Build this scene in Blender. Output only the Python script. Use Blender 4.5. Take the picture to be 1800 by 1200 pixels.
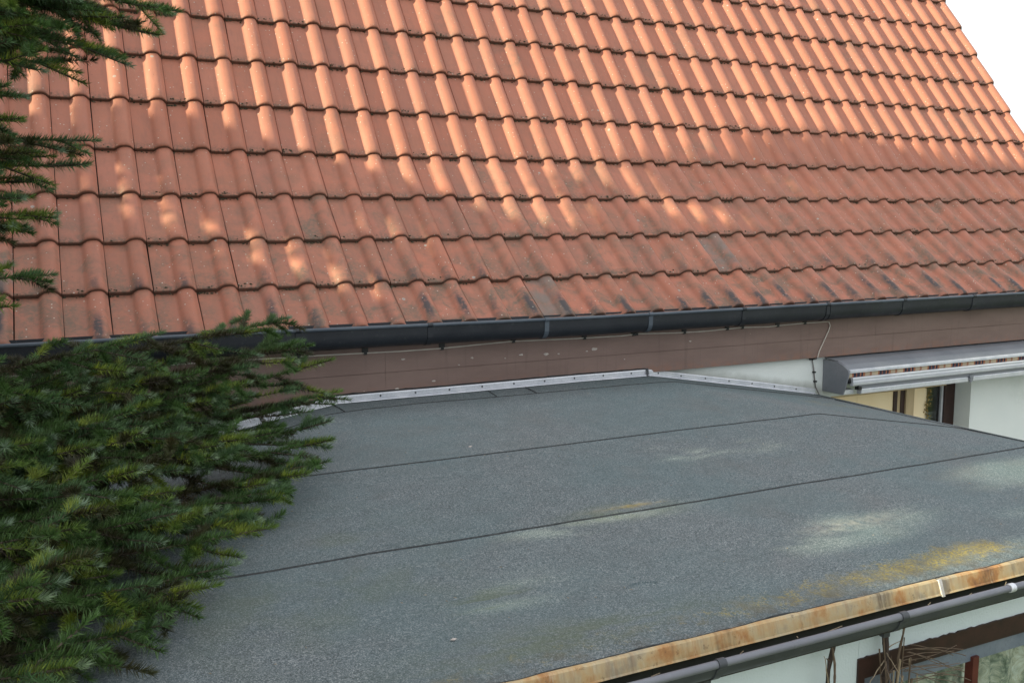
import bpy, math, random
import numpy as np
from mathutils import Vector, Matrix, noise as mnoise
random.seed(7); rng = np.random.default_rng(7)
for o in list(bpy.data.objects): bpy.data.objects.remove(o)
SC = bpy.context.scene; COL = SC.collection

# ------------------------------------------------------------------ camera, sky, sun, exposure
YAW, PITCH, ROLL = 0.44686503, -0.12718071, -0.00540133
CAM = Vector((0.06693, -4.62152, 0.51386))
fwd = Vector((math.sin(YAW)*math.cos(PITCH), math.cos(YAW)*math.cos(PITCH), math.sin(PITCH)))
rgt = Vector((math.cos(YAW), -math.sin(YAW), 0)); upv = rgt.cross(fwd)
r2 = math.cos(ROLL)*rgt + math.sin(ROLL)*upv; u2 = -math.sin(ROLL)*rgt + math.cos(ROLL)*upv
cd = bpy.data.cameras.new('camera'); cam = bpy.data.objects.new('camera', cd); COL.objects.link(cam)
cam.matrix_world = Matrix.Translation(CAM) @ Matrix((r2, u2, -fwd)).transposed().to_4x4()
cd.sensor_width = 36; cd.lens = 32.6; cd.clip_start = .05; cd.clip_end = 2000; SC.camera = cam
SUN = Vector((-.94, -.02, .342)).normalized()
SUN_EL = math.asin(SUN.z)
w = bpy.data.worlds.new("World"); SC.world = w; w.use_nodes = True
nt = w.node_tree; nt.nodes.clear()
sky = nt.nodes.new('ShaderNodeTexSky'); sky.sky_type = 'NISHITA'; sky.sun_disc = False
sky.sun_elevation = SUN_EL; sky.sun_rotation = math.atan2(SUN.x, SUN.y)
sky.air_density = 1.0; sky.dust_density = 4.0; sky.ozone_density = 1.0
bg = nt.nodes.new('ShaderNodeBackground'); bg.inputs[1].default_value = 0.115
# thin bright cloud veil over the sky, the same all around
tc = nt.nodes.new('ShaderNodeTexCoord'); nz = nt.nodes.new('ShaderNodeTexNoise'); nz.inputs['Scale'].default_value = 2.2; nz.inputs['Detail'].default_value = 5
cr = nt.nodes.new('ShaderNodeMapRange'); cr.inputs[1].default_value = .30; cr.inputs[2].default_value = .55; cr.inputs[3].default_value = .55; cr.inputs[4].default_value = .95
mx = nt.nodes.new('ShaderNodeMix'); mx.data_type = 'RGBA'; mx.inputs[7].default_value = (7.4, 7.7, 7.9, 1)
wo = nt.nodes.new('ShaderNodeOutputWorld')
nt.links.new(tc.outputs['Generated'], nz.inputs['Vector']); nt.links.new(nz.outputs[0], cr.inputs[0]); nt.links.new(cr.outputs[0], mx.inputs[0])
nt.links.new(sky.outputs[0], mx.inputs[6]); nt.links.new(mx.outputs[2], bg.inputs[0]); nt.links.new(bg.outputs[0], wo.inputs[0])
sd = bpy.data.lights.new('sun', 'SUN'); so = bpy.data.objects.new('sun', sd); COL.objects.link(so)
sd.energy = 5.0; sd.angle = math.radians(.55); sd.color = (1, .98, .70)
so.rotation_euler = (-SUN).to_track_quat('-Z', 'Y').to_euler()
so.location = (-8, 0, 8)
SC.view_settings.view_transform = 'Standard'; SC.view_settings.look = 'None'; SC.view_settings.gamma = 1
SC.view_settings.exposure = 0.78; SC.view_settings.use_curve_mapping = False

# ------------------------------------------------------------------ helpers
def tag(o, label=None, cat=None, group=None, kind=None):
    if label: o['label'] = label
    if cat: o['category'] = cat
    if group: o['group'] = group
    if kind: o['kind'] = kind
    return o
def thing(name, loc, label, cat, group=None):
    o = bpy.data.objects.new(name, None); o.empty_display_size = .2; COL.objects.link(o); o.location = loc
    return tag(o, label, cat, group)
def wloc(o):
    v = Vector((0, 0, 0))
    while o: v += o.location; o = o.parent
    return v
class MB:
    def __init__(s): s.v = []; s.f = []
    def add(s, vs, fs):
        n = len(s.v); s.v += [tuple(v) for v in vs]; s.f += [tuple(i+n for i in f) for f in fs]; return s
    def box(s, a, b):
        (x0, y0, z0), (x1, y1, z1) = a, b
        return s.add([(x0,y0,z0),(x1,y0,z0),(x1,y1,z0),(x0,y1,z0),(x0,y0,z1),(x1,y0,z1),(x1,y1,z1),(x0,y1,z1)],
                     [(0,3,2,1),(4,5,6,7),(0,1,5,4),(1,2,6,5),(2,3,7,6),(3,0,4,7)])
    def prism(s, prof, x0, x1, cap=True):          # prof: (y, z) loop, extruded along X
        n = len(prof); vs = [(x0, y, z) for y, z in prof] + [(x1, y, z) for y, z in prof]
        fs = [(i, (i+1) % n, n+(i+1) % n, n+i) for i in range(n)]
        if cap: fs += [tuple(range(n-1, -1, -1)), tuple(range(n, 2*n))]
        return s.add(vs, fs)
    def tube(s, pts, r, seg=6, cap=True):
        pts = [Vector(p) for p in pts]; n = len(pts); rs = r if isinstance(r, (list, tuple)) else [r]*n
        vs = []; ref = Vector((0, 0, 1))
        for i, p in enumerate(pts):
            t = (pts[min(i+1, n-1)] - pts[max(i-1, 0)]).normalized()
            a = t.cross(ref)
            if a.length < 1e-3: a = t.cross(Vector((1, 0, 0)))
            a.normalize(); b = t.cross(a)
            for k in range(seg):
                th = 2*math.pi*k/seg; vs.append(p + (a*math.cos(th) + b*math.sin(th))*rs[i])
        fs = [(i*seg+k, i*seg+(k+1) % seg, (i+1)*seg+(k+1) % seg, (i+1)*seg+k) for i in range(n-1) for k in range(seg)]
        if cap: fs += [tuple(range(seg-1, -1, -1)), tuple((n-1)*seg+k for k in range(seg))]
        return s.add(vs, fs)
    def build(s, name, mat, parent=None, smooth=False, bevel=0):
        o0 = wloc(parent) if parent else Vector((0, 0, 0))
        me = bpy.data.meshes.new(name); me.from_pydata([(x-o0.x, y-o0.y, z-o0.z) for x, y, z in s.v], [], s.f)
        me.validate(); me.materials.append(mat)
        o = bpy.data.objects.new(name, me); COL.objects.link(o); o.parent = parent
        if smooth:
            me.polygons.foreach_set('use_smooth', [True]*len(me.polygons)); me.set_sharp_from_angle(angle=math.radians(38))
        if bevel:
            m = o.modifiers.new('bevel', 'BEVEL'); m.width = bevel; m.segments = 2; m.limit_method = 'ANGLE'
        return o
def arc(cy, cz, r, a0, a1, n):
    return [(cy+r*math.cos(math.radians(a0+(a1-a0)*i/n)), cz+r*math.sin(math.radians(a0+(a1-a0)*i/n))) for i in range(n+1)]

# ------------------------------------------------------------------ materials
class M_:
    def __init__(s, name, rough=.7, metal=0, spec=.4):
        s.m = bpy.data.materials.new(name); s.m.use_nodes = True; s.t = s.m.node_tree
        s.b = s.t.nodes['Principled BSDF']; s.b.inputs['Roughness'].default_value = rough
        s.b.inputs['Metallic'].default_value = metal; s.b.inputs['Specular IOR Level'].default_value = spec
        g = s.n('ShaderNodeNewGeometry'); s.pos = g.outputs['Position']; s.nor = g.outputs['Normal']
    def n(s, t): return s.t.nodes.new(t)
    def l(s, a, b): s.t.links.new(a, b)
    def put(s, sock, v):
        if isinstance(v, (int, float)): sock.default_value = v
        elif isinstance(v, (tuple, list)): sock.default_value = tuple(v) + ((1,) if len(v) == 3 and len(sock.default_value) == 4 else ())
        else: s.l(v, sock)
    def math(s, op, a, b=0, c=None, clamp=False):
        k = s.n('ShaderNodeMath'); k.operation = op; k.use_clamp = clamp; s.put(k.inputs[0], a); s.put(k.inputs[1], b)
        if c is not None: s.put(k.inputs[2], c)
        return k.outputs[0]
    def scale(s, v, sc):
        k = s.n('ShaderNodeVectorMath'); k.operation = 'MULTIPLY'; s.put(k.inputs[0], v); k.inputs[1].default_value = sc; return k.outputs[0]
    def noise(s, scale, detail=3, rough=.55, vec=None, stretch=None, dist=0):
        k = s.n('ShaderNodeTexNoise'); k.inputs['Scale'].default_value = scale; k.inputs['Detail'].default_value = detail
        k.inputs['Roughness'].default_value = rough; k.inputs['Distortion'].default_value = dist
        v = vec or s.pos
        if stretch: v = s.scale(v, stretch)
        s.l(v, k.inputs['Vector']); return k.outputs[0]
    def voro(s, scale, feature='F1', out='Distance', rnd=1, vec=None):
        k = s.n('ShaderNodeTexVoronoi'); k.feature = feature; k.inputs['Scale'].default_value = scale; k.inputs['Randomness'].default_value = rnd
        s.l(vec or s.pos, k.inputs['Vector']); return k.outputs[out]
    def rng(s, v, a, b, c=0, d=1, smooth=False):
        k = s.n('ShaderNodeMapRange'); s.put(k.inputs[0], v)
        if smooth: k.interpolation_type = 'SMOOTHSTEP'
        for i, q in enumerate((a, b, c, d)): k.inputs[i+1].default_value = q
        return k.outputs[0]
    def mix(s, f, a, b, mode='MIX'):
        k = s.n('ShaderNodeMix'); k.data_type = 'RGBA'; k.blend_type = mode; s.put(k.inputs[0], f); s.put(k.inputs[6], a); s.put(k.inputs[7], b); return k.outputs[2]
    def ramp(s, v, stops):
        k = s.n('ShaderNodeValToRGB'); e = k.color_ramp.elements
        while len(e) < len(stops): e.new(.5)
        for i, (p, c) in enumerate(stops): e[i].position = p; e[i].color = tuple(c)+(1,)
        s.l(v, k.inputs[0]); return k.outputs[0]
    def sep(s, v=None):
        k = s.n('ShaderNodeSeparateXYZ'); s.l(v or s.pos, k.inputs[0]); return k.outputs
    def attr(s, name):
        k = s.n('ShaderNodeAttribute'); k.attribute_name = name; return k
    def col(s, c): s.put(s.b.inputs['Base Color'], c)
    def bump(s, h, dist=.002, strength=.5):
        k = s.n('ShaderNodeBump'); k.inputs['Distance'].default_value = dist; k.inputs['Strength'].default_value = strength
        s.l(h, k.inputs['Height']); s.l(k.outputs[0], s.b.inputs['Normal'])
    def blob(s, cx, cy, rx, ry, xyz):              # elliptical mask in plan, 1 in the middle
        a = s.math('DIVIDE', s.math('SUBTRACT', xyz[0], cx), rx); b = s.math('DIVIDE', s.math('SUBTRACT', xyz[1], cy), ry)
        d = s.math('SQRT', s.math('ADD', s.math('MULTIPLY', a, a), s.math('MULTIPLY', b, b)))
        return s.rng(d, 0, 1, 1, 0, True)

def mat_tile():
    m = M_('terracotta', .62, spec=.35); uv = m.n('ShaderNodeUVMap'); uv.uv_map = 'uv'; U = m.sep(uv.outputs[0]); P = m.sep()
    oi = m.n('ShaderNodeObjectInfo'); tint = m.attr('tint').outputs['Fac']
    r = m.math('FRACT', m.math('ADD', m.math('MULTIPLY', oi.outputs['Random'], 7.13), tint))
    r2_ = m.math('FRACT', m.math('MULTIPLY', r, 13.7))
    base = m.ramp(r, [(0, (.37,.130,.082)), (.25, (.45,.158,.096)), (.5, (.40,.150,.099)), (.75, (.45,.170,.108)), (1, (.35,.134,.092))])
    base = m.mix(m.rng(m.noise(5, 4), .35, .75), base, (.37,.142,.088))
    base = m.mix(m.math('MULTIPLY', m.rng(m.noise(38, 5, .7), .45, .75), .35), base, (.30,.14,.105))
    # weathering: grey-green film, stronger on some tiles and low on the roof
    low = m.rng(P[2], -.05, 1.15, 1, .0)
    film = m.math('MULTIPLY', m.rng(m.noise(7, 5, .65, dist=.6), .42, .62), m.math('ADD', m.math('MULTIPLY', low, .95), m.rng(r2_, .75, 1, .06, .55)), clamp=True)
    left = m.math('MULTIPLY', m.math('MULTIPLY', m.rng(P[0], .4, 2.0, .75, 0), m.rng(P[2], .1, .75, 1, 0)), m.rng(U[0], .25, .6, 1, .15))
    film = m.math('MAXIMUM', film, m.math('MULTIPLY', left, m.rng(m.noise(9, 5, .65), .34, .58)))
    film = m.math('MULTIPLY', film, m.rng(m.noise(60, 3), .3, .6, .45, 1))
    base = m.mix(film, base, (.155,.112,.080))
    base = m.mix(m.math('MULTIPLY', m.math('MULTIPLY', m.rng(r2_, .975, .98), m.rng(P[2], .95, 1.05, 1, 0)), m.rng(m.noise(9, 5), .38, .6, 0, .85)), base, (.19,.15,.13))
    base = m.mix(m.math('MULTIPLY', m.rng(m.noise(26, 5, .7, stretch=(1, .22, .22)), .50, .68), .35), base, (.23,.105,.075))
    # dark soot on the left foot of the roll near the eave
    ctr = m.rng(m.math('ABSOLUTE', m.math('SUBTRACT', U[0], m.math('ADD', .60, m.math('MULTIPLY', r2_, .14)))), .02, .17, 1, 0, True)
    lowr = m.rng(P[2], .19, .30, 1, .0); dn = m.rng(m.math('ABSOLUTE', m.math('SUBTRACT', U[1], m.math('MULTIPLY', r, .45))), .05, .42, 1, 0, True)
    soot = m.math('MULTIPLY', m.math('MULTIPLY', ctr, dn), m.math('MULTIPLY', m.math('MULTIPLY', lowr, m.rng(r2_, .1, .6, .25, 1.3)), m.rng(m.noise(30, 5, .7), .3, .52)), clamp=True)
    base = m.mix(m.math('MULTIPLY', soot, .95), base, (.055,.048,.05))
    # crumbs of moss and dirt at the head of the pan under the next tile, and along the lip
    foot = m.math('MULTIPLY', m.rng(U[1], .0, .17, 1, 0), m.rng(m.noise(65, 4, .75), .42, .56))
    head = m.math('MULTIPLY', m.rng(U[1], .82, .96), m.rng(m.noise(50, 4, .75), .42, .56))
    pan = m.rng(U[0], .5, .62, 1, .25)
    base = m.mix(m.math('MULTIPLY', m.math('MULTIPLY', m.math('MAXIMUM', foot, head), pan), .75), base, (.085,.075,.055))
    # lichen: pale blue-grey rosettes and fine white specks
    vd = m.voro(9.0); msk = m.math('MULTIPLY', m.rng(m.math('ADD', vd, m.math('MULTIPLY', m.noise(60, 3), .06)), .10, .13, 1, 0), m.rng(m.voro(9.0, out='Color'), .72, .74))
    ring = m.rng(m.math('ADD', vd, m.math('MULTIPLY', m.noise(60, 3), .06)), .04, .09, .35, 1)
    base = m.mix(m.math('MULTIPLY', m.math('MULTIPLY', msk, ring), .8), base, (.36,.38,.35))
    v2 = m.voro(46.0); sp = m.math('MULTIPLY', m.rng(v2, .12, .20, 1, 0), m.math('MULTIPLY', m.rng(m.voro(46.0, out='Color'), .66, .68), m.rng(m.noise(6), .38, .55)))
    base = m.mix(m.math('MULTIPLY', sp, .9), base, (.52,.47,.40))
    v3 = m.voro(33.0); dk = m.math('MULTIPLY', m.rng(v3, .05, .10, 1, 0), m.rng(m.voro(33.0, out='Color'), .80, .82))
    base = m.mix(m.math('MULTIPLY', dk, .8), base, (.05,.035,.03))
    edge = m.rng(U[1], 0, .012, 1, 0)
    base = m.mix(m.math('MULTIPLY', edge, .8), base, (.060,.034,.024))
    m.col(base); m.bump(m.math('ADD', m.noise(260, 3), m.math('MULTIPLY', m.noise(35, 4), 1.5)), .0012, .45)
    return m.m

def mat_felt():
    m = M_('roofing_felt', .88, spec=.25); P = m.sep()
    g0 = m.noise(95, 2, .7); g = m.math('ADD', m.math('MULTIPLY', m.noise(210, 2, .8), .72), m.math('MULTIPLY', g0, .28)); g2 = m.noise(480, 1, .5)
    c = m.ramp(m.math('ADD', m.math('MULTIPLY', g, .66), m.math('MULTIPLY', g2, .34)), [(.38, (.028,.038,.042)), (.465, (.078,.101,.110)), (.53, (.146,.173,.183)), (.60, (.32,.34,.345))])
    oi = m.n('ShaderNodeObjectInfo'); c = m.mix(m.math('MULTIPLY', oi.outputs['Random'], .16), c, (.23,.235,.23))
    c = m.mix(m.rng(m.noise(1.6, 4), .40, .60, 0, .6), c, m.mix(.5, c, (.09,.152,.162)))
    c = m.mix(m.rng(m.noise(3.1, 5, .6), .5, .7, 0, .45), c, m.mix(.5, c, (.15,.13,.12)))
    c = m.mix(m.rng(m.noise(11, 4, .6), .4, .75, .0, .2), c, (.05,.06,.062))
    # long greenish runs of algae following the fall of water near the front
    gr = m.math('MULTIPLY', m.blob(1.15, -2.70, .75, .14, P), m.rng(m.noise(7, 4, .6, stretch=(1, 3, 1)), .38, .62))
    gr = m.math('MAXIMUM', gr, m.math('MULTIPLY', m.blob(1.05, -2.43, .2, .12, P), m.rng(m.noise(9, 3, stretch=(.6, 3, 1)), .48, .62)))
    gr = m.math('MAXIMUM', gr, m.math('MULTIPLY', m.blob(.55, -2.05, .8, .8, P), m.rng(m.noise(5, 3), .5, .66, 0, .6)))
    gr = m.math('MAXIMUM', gr, m.math('MULTIPLY', m.blob(1.75, -1.97, .35, .13, P), m.rng(m.noise(9, 3), .36, .6)))
    c = m.mix(m.math('MULTIPLY', gr, .5), c, (.105,.125,.065))
    # pale sunlit patches painted into the felt at two sun spots
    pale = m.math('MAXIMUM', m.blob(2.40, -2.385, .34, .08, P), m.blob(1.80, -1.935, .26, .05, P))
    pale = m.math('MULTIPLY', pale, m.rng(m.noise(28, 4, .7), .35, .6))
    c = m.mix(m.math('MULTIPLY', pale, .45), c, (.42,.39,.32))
    # yellow lichen: a lacy band along the front edge, thicker to the right
    bx = m.math('ADD', m.math('MULTIPLY', m.math('SUBTRACT', P[0], 1.5), .035), -2.755)
    band = m.rng(m.math('ABSOLUTE', m.math('SUBTRACT', P[1], bx)), .0, .105, 1, 0, True)
    y = m.math('MULTIPLY', band, m.math('MULTIPLY', m.rng(P[0], 1.40, 2.25, .25, 1), m.rng(P[0], 2.6, 2.85, 1, 0)))
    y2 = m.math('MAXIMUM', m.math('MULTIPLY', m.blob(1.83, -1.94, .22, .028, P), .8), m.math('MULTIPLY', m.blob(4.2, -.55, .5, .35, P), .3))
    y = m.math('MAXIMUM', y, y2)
    ym = m.math('MULTIPLY', m.rng(m.math('ADD', m.math('MULTIPLY', y, .30), m.math('MULTIPLY', m.noise(19, 5, .75), 1.0)), .62, .86), m.rng(m.noise(120, 2), .40, .58))
    film = m.math('MULTIPLY', m.rng(m.math('ADD', m.math('MULTIPLY', y, .35), m.noise(8, 4, .6)), .60, .95), m.rng(y, .0, .2))
    c = m.mix(m.math('MULTIPLY', film, .75), c, (.19,.155,.075))
    c = m.mix(m.math('MULTIPLY', m.math('MULTIPLY', ym, m.rng(y, .0, .25)), .68), c, (.40,.30,.055))
    # brown crust patches along the front edge and the right verge
    br = m.math('MAXIMUM', m.rng(P[1], -2.84, -2.72, 1, 0), m.rng(P[0], 4.30, 4.55))
    c = m.mix(m.math('MULTIPLY', m.math('MULTIPLY', br, m.rng(m.noise(16, 5, .7), .45, .65)), .6), c, (.075,.06,.045))
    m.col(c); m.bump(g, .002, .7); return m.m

def mat_simple(name, c1, c2, scale=6, rough=.6, metal=0, detail=4, bump=0, stretch=None, fine=0, spec=.4):
    m = M_(name, rough, metal, spec); c = m.mix(m.rng(m.noise(scale, detail, .6, stretch=stretch), .35, .65), c1, c2)
    if fine: c = m.mix(m.math('MULTIPLY', m.rng(m.noise(scale*12, 3, .7), .5, .66), fine), c, tuple(x*.35 for x in c1))
    m.col(c)
    if bump: m.bump(m.noise(scale*20, 3), .001, bump)
    return m
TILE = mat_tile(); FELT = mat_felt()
BITUMEN = mat_simple('bitumen', (.018,.020,.022), (.05,.053,.055), 60, .6).m
def mat_gutter(name, c1, c2):
    m = M_(name, .42, .0, .5); P = m.sep()
    c = m.mix(m.rng(m.noise(4, 5, .65), .35, .7), c1, c2)
    c = m.mix(m.rng(m.noise(45, 4, .7), .58, .72, 0, .22), c, (.16,.17,.16))
    m.col(c); m.l(m.rng(m.noise(9, 4), .3, .7, .38, .62), m.b.inputs['Roughness']); return m.m
GUTTER = mat_gutter('slate_grey_metal', (.009,.011,.017), (.018,.021,.028))
GUTTER2 = mat_gutter('weathered_grey_metal', (.038,.042,.050), (.062,.067,.076))
RIM2 = mat_gutter('pale_rim_metal', (.13,.135,.16), (.19,.195,.22))  # paler than the gutter body
RIM = mat_gutter('gutter_rim_metal', (.055,.070,.092), (.09,.11,.135))
ALU = mat_simple('aluminium', (.55,.57,.62), (.68,.69,.73), 14, .42, .35, fine=.25).m
ALUP = mat_simple('silver_coating', (.50,.52,.56), (.58,.59,.62), 10, .38, .2).m
AWN = mat_simple('grey_powder_coating', (.195,.21,.235), (.24,.25,.275), 5, .5, 0, fine=.1).m
DARK = mat_simple('dark_void', (.012,.012,.013), (.02,.02,.02), 5, .9).m
def mat_brown():
    m = M_('brown_paint', .55, spec=.35); P = m.sep()
    c = m.mix(m.rng(m.noise(2.2, 4, stretch=(1, 1, 3)), .35, .65), (.175,.115,.098), (.215,.145,.124))
    c = m.mix(m.rng(m.noise(26, 4, .7, stretch=(.25, 1, 1.5)), .5, .72, 0, .35), c, (.24,.155,.13))
    c = m.mix(m.math('MULTIPLY', m.rng(P[2], -.33, -.40, 0, 1), m.rng(m.noise(18, 4), .45, .6, 0, .5)), c, (.28,.13,.08))
    c = m.mix(m.rng(m.noise(30, 4, .7, stretch=(1, .3, .06)), .56, .72, 0, .30), c, (.085,.06,.052))
    v = m.voro(30); c = m.mix(m.math('MULTIPLY', m.rng(v, .05, .09, 1, 0), m.rng(m.voro(30, out='Color'), .8, .82)), c, (.05,.035,.03))
    m.col(c); m.bump(m.noise(60, 4, stretch=(.2, 1, 1)), .001, .25); return m.m
BROWN = mat_brown()
CHIP = mat_simple('bare_undercoat', (.38,.33,.30), (.52,.47,.43), 30, .8).m
def mat_render(name, c1, c2, dirt_z=None):
    m = M_(name, .9, spec=.2); P = m.sep()
    c = m.mix(m.rng(m.noise(1.7, 5, .6), .35, .7), c1, c2)
    c = m.mix(m.rng(m.noise(40, 4, .7), .6, .78, 0, .2), c, (.35,.37,.33))
    if dirt_z is not None:
        d = m.math('SUBTRACT', P[2], m.math('ADD', -.372, m.math('MULTIPLY', m.math('SUBTRACT', 3.2, P[0]), .172)))
        near = m.math('MULTIPLY', m.rng(m.math('ADD', d, m.math('MULTIPLY', m.noise(13, 4), .05)), .02, .075, 1, 0), m.rng(P[0], 4.66, 4.75, 1, 0))
        c = m.mix(m.math('MULTIPLY', near, .6), c, (.20,.20,.17))
        c = m.mix(m.math('MULTIPLY', m.rng(m.noise(2.6, 6, .7), .52, .7), m.rng(P[0], 6.3, 7.2, 0, .35)), c, (.22,.27,.22))
    m.col(c); m.bump(m.noise(140, 3), .003, .5); return m.m
WALL = mat_render('white_render', (.70,.74,.72), (.76,.79,.76), 1)
WALL2 = mat_render('bluish_white_render', (.56,.64,.66), (.62,.69,.70))
def mat_rust():
    m = M_('rust_streaked_metal', .65, spec=.3)
    a = m.noise(60, 4, .65, stretch=(1, .08, .08)); b = m.noise(9, 5, .65, stretch=(1, .6, .9)); f = m.noise(120, 4, .7, stretch=(1, .2, .2))
    c = m.ramp(b, [(.34, (.33,.28,.20)), (.43, (.48,.38,.23)), (.52, (.50,.34,.17)), (.60, (.42,.21,.08)), (.70, (.24,.12,.06))])
    c = m.mix(m.rng(a, .50, .70, 0, .42), c, (.34,.17,.07)); c = m.mix(m.rng(f, .56, .70, 0, .45), c, (.58,.50,.36))
    c = m.mix(m.math('MULTIPLY', m.rng(m.noise(7, 4, .6, stretch=(1, .2, .2)), .56, .66, 0, .8), m.rng(a, .35, .55)), c, (.11,.075,.045))
    c = m.mix(m.rng(m.noise(38, 5, .75), .60, .68, 0, .6), c, (.10,.06,.035))
    m.col(c); m.bump(m.noise(90, 4), .001, .4); return m.m
RUST = mat_rust()
WOODD = mat_simple('dark_red_brown_wood', (.026,.012,.010), (.045,.018,.014), 20, .5, fine=.3).m
REDF = mat_simple('red_oxide_frame', (.075,.016,.012), (.11,.025,.017), 20, .5).m
TAN = mat_simple('tan_wood', (.42,.31,.18), (.52,.40,.24), 8, .55, stretch=(1, 1, .3)).m
CREAM = mat_simple('cream_blind', (.88,.70,.44), (.92,.75,.50), 3, .8).m
CABLE = mat_simple('off_white_cable', (.52,.47,.42), (.62,.57,.5), 20, .6).m
CABLED = mat_simple('dirty_cable', (.09,.085,.09), (.2,.18,.17), 40, .6).m
BLACKP = mat_simple('black_plastic', (.012,.012,.014), (.03,.03,.03), 10, .5).m
ROOM = mat_simple('dim_room', (.05,.06,.062), (.09,.10,.10), 4, .9).m
FRAMEG = mat_simple('blue_grey_frame', (.13,.16,.20), (.18,.21,.25), 12, .5, fine=.2).m
GRASS = mat_simple('lawn', (.045,.075,.02), (.11,.13,.045), 3, .9, fine=.4, bump=.8).m
PAVE = mat_simple('patio_slabs', (.22,.21,.19), (.3,.29,.27), 3, .9, fine=.2).m
def mat_glass():
    m = M_('window_glass', .02); t = m.t; out = t.nodes['Material Output']
    tr = m.n('ShaderNodeBsdfTransparent'); tr.inputs[0].default_value = (.95,.98,.98,1); gl = m.n('ShaderNodeBsdfGlossy'); gl.inputs['Roughness'].default_value = .03
    fr = m.n('ShaderNodeLayerWeight'); fr.inputs[0].default_value = .5; ms = m.n('ShaderNodeMixShader')
    t.links.new(m.math('ADD', m.math('MULTIPLY', m.math('POWER', fr.outputs[1], 4), .8), .045, clamp=True), ms.inputs[0]); t.links.new(tr.outputs[0], ms.inputs[1]); t.links.new(gl.outputs[0], ms.inputs[2]); t.links.new(ms.outputs[0], out.inputs[0])
    return m.m
GLASS = mat_glass()
def mat_lace_reflection():  # net curtain pattern, with the pane's garden reflection painted into it
    m = M_('net_curtain_painted_reflection', .9)
    c = m.ramp(m.noise(16, 8, .72, dist=.5), [(.36, (.06,.08,.065)), (.46, (.24,.27,.21)), (.54, (.50,.48,.37)), (.66, (.72,.74,.66))])
    c = m.mix(m.rng(m.voro(26), .1, .5, .35, 0), c, (.12,.15,.08)); m.col(c); return m.m
LACE_REFLECT = mat_lace_reflection()
def mat_stripes():
    m = M_('striped_awning_cloth', .85); P = m.sep()
    ph = m.math('FRACT', m.math('DIVIDE', P[0], .235))
    k = m.n('ShaderNodeValToRGB'); k.color_ramp.interpolation = 'CONSTANT'; e = k.color_ramp.elements
    st = [(0, (.50,.40,.27)), (.10, (.33,.13,.07)), (.16, (.03,.03,.05)), (.25, (.26,.09,.06)), (.29, (.04,.04,.06)), (.40, (.36,.14,.08)), (.45, (.03,.03,.05)), (.52, (.36,.15,.08)), (.60, (.42,.34,.25)), (.78, (.32,.15,.09)), (.86, (.46,.38,.28))]
    while len(e) < len(st): e.new(.5)
    for i, (p, c) in enumerate(st): e[i].position = p; e[i].color = c+(1,)
    m.l(ph, k.inputs[0]); m.col(k.outputs[0]); return m.m
STRIPE = mat_stripes()
def mat_needle():
    m = M_('fir_needles', .5, spec=.35); m.col(m.attr('needle_colour').outputs['Color'])
    return m.m
NEEDLE = mat_needle()
BARK = mat_simple('fir_bark', (.045,.034,.024), (.10,.08,.058), 30, .9, bump=.6).m
VINE = mat_simple('dry_vine_bark', (.030,.021,.018), (.085,.062,.052), 40, .9, bump=.6).m
TWIG = mat_simple('dry_twigs', (.26,.20,.135), (.36,.29,.20), 30, .8).m
TWIGD = mat_simple('dark_twigs', (.10,.07,.05), (.18,.13,.09), 30, .8).m
LEAFD = mat_simple('dried_leaves', (.22,.15,.05), (.34,.26,.10), 40, .8).m
SHRUB = mat_simple('shrub_leaves', (.06,.10,.03), (.15,.17,.06), 14, .7).m

# ------------------------------------------------------------------ the setting
GZ = -3.05
tag(MB().add([(-300,-300,GZ),(300,-300,GZ),(300,300,GZ),(-300,300,GZ)], [(0,1,2,3)]).build('lawn_ground', GRASS), 'mown lawn around the house', kind='structure')
tag(MB().add([(4.65,-2.8,GZ+.004),(9,-2.8,GZ+.004),(9,.08,GZ+.004),(4.65,.08,GZ+.004)], [(0,1,2,3)]).build('patio', PAVE), 'paved terrace beside the extension', kind='structure')

# ------------------------------------------------------------------ main house
TW = .205
YJ = [0, .2911, .5485, .8016, 1.0398, 1.242, 1.4416, 1.6396, 1.8378, 2.0356]
ZJ = [0, .1968, .4366, .6809, .9423, 1.2332, 1.5256, 1.8189, 2.1111, 2.404]
NR = 17
while len(YJ) < NR+1: YJ.append(YJ[-1]+.198); ZJ.append(ZJ[-1]+.2925)
C0, C1 = -15, 40
XL, XR = C0*TW-.17, C1*TW+.045
house = thing('house', (2.5, 3.3, GZ), 'large house under a steep orange clay tile roof, white rendered walls', 'house')
HO = wloc(house)
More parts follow.
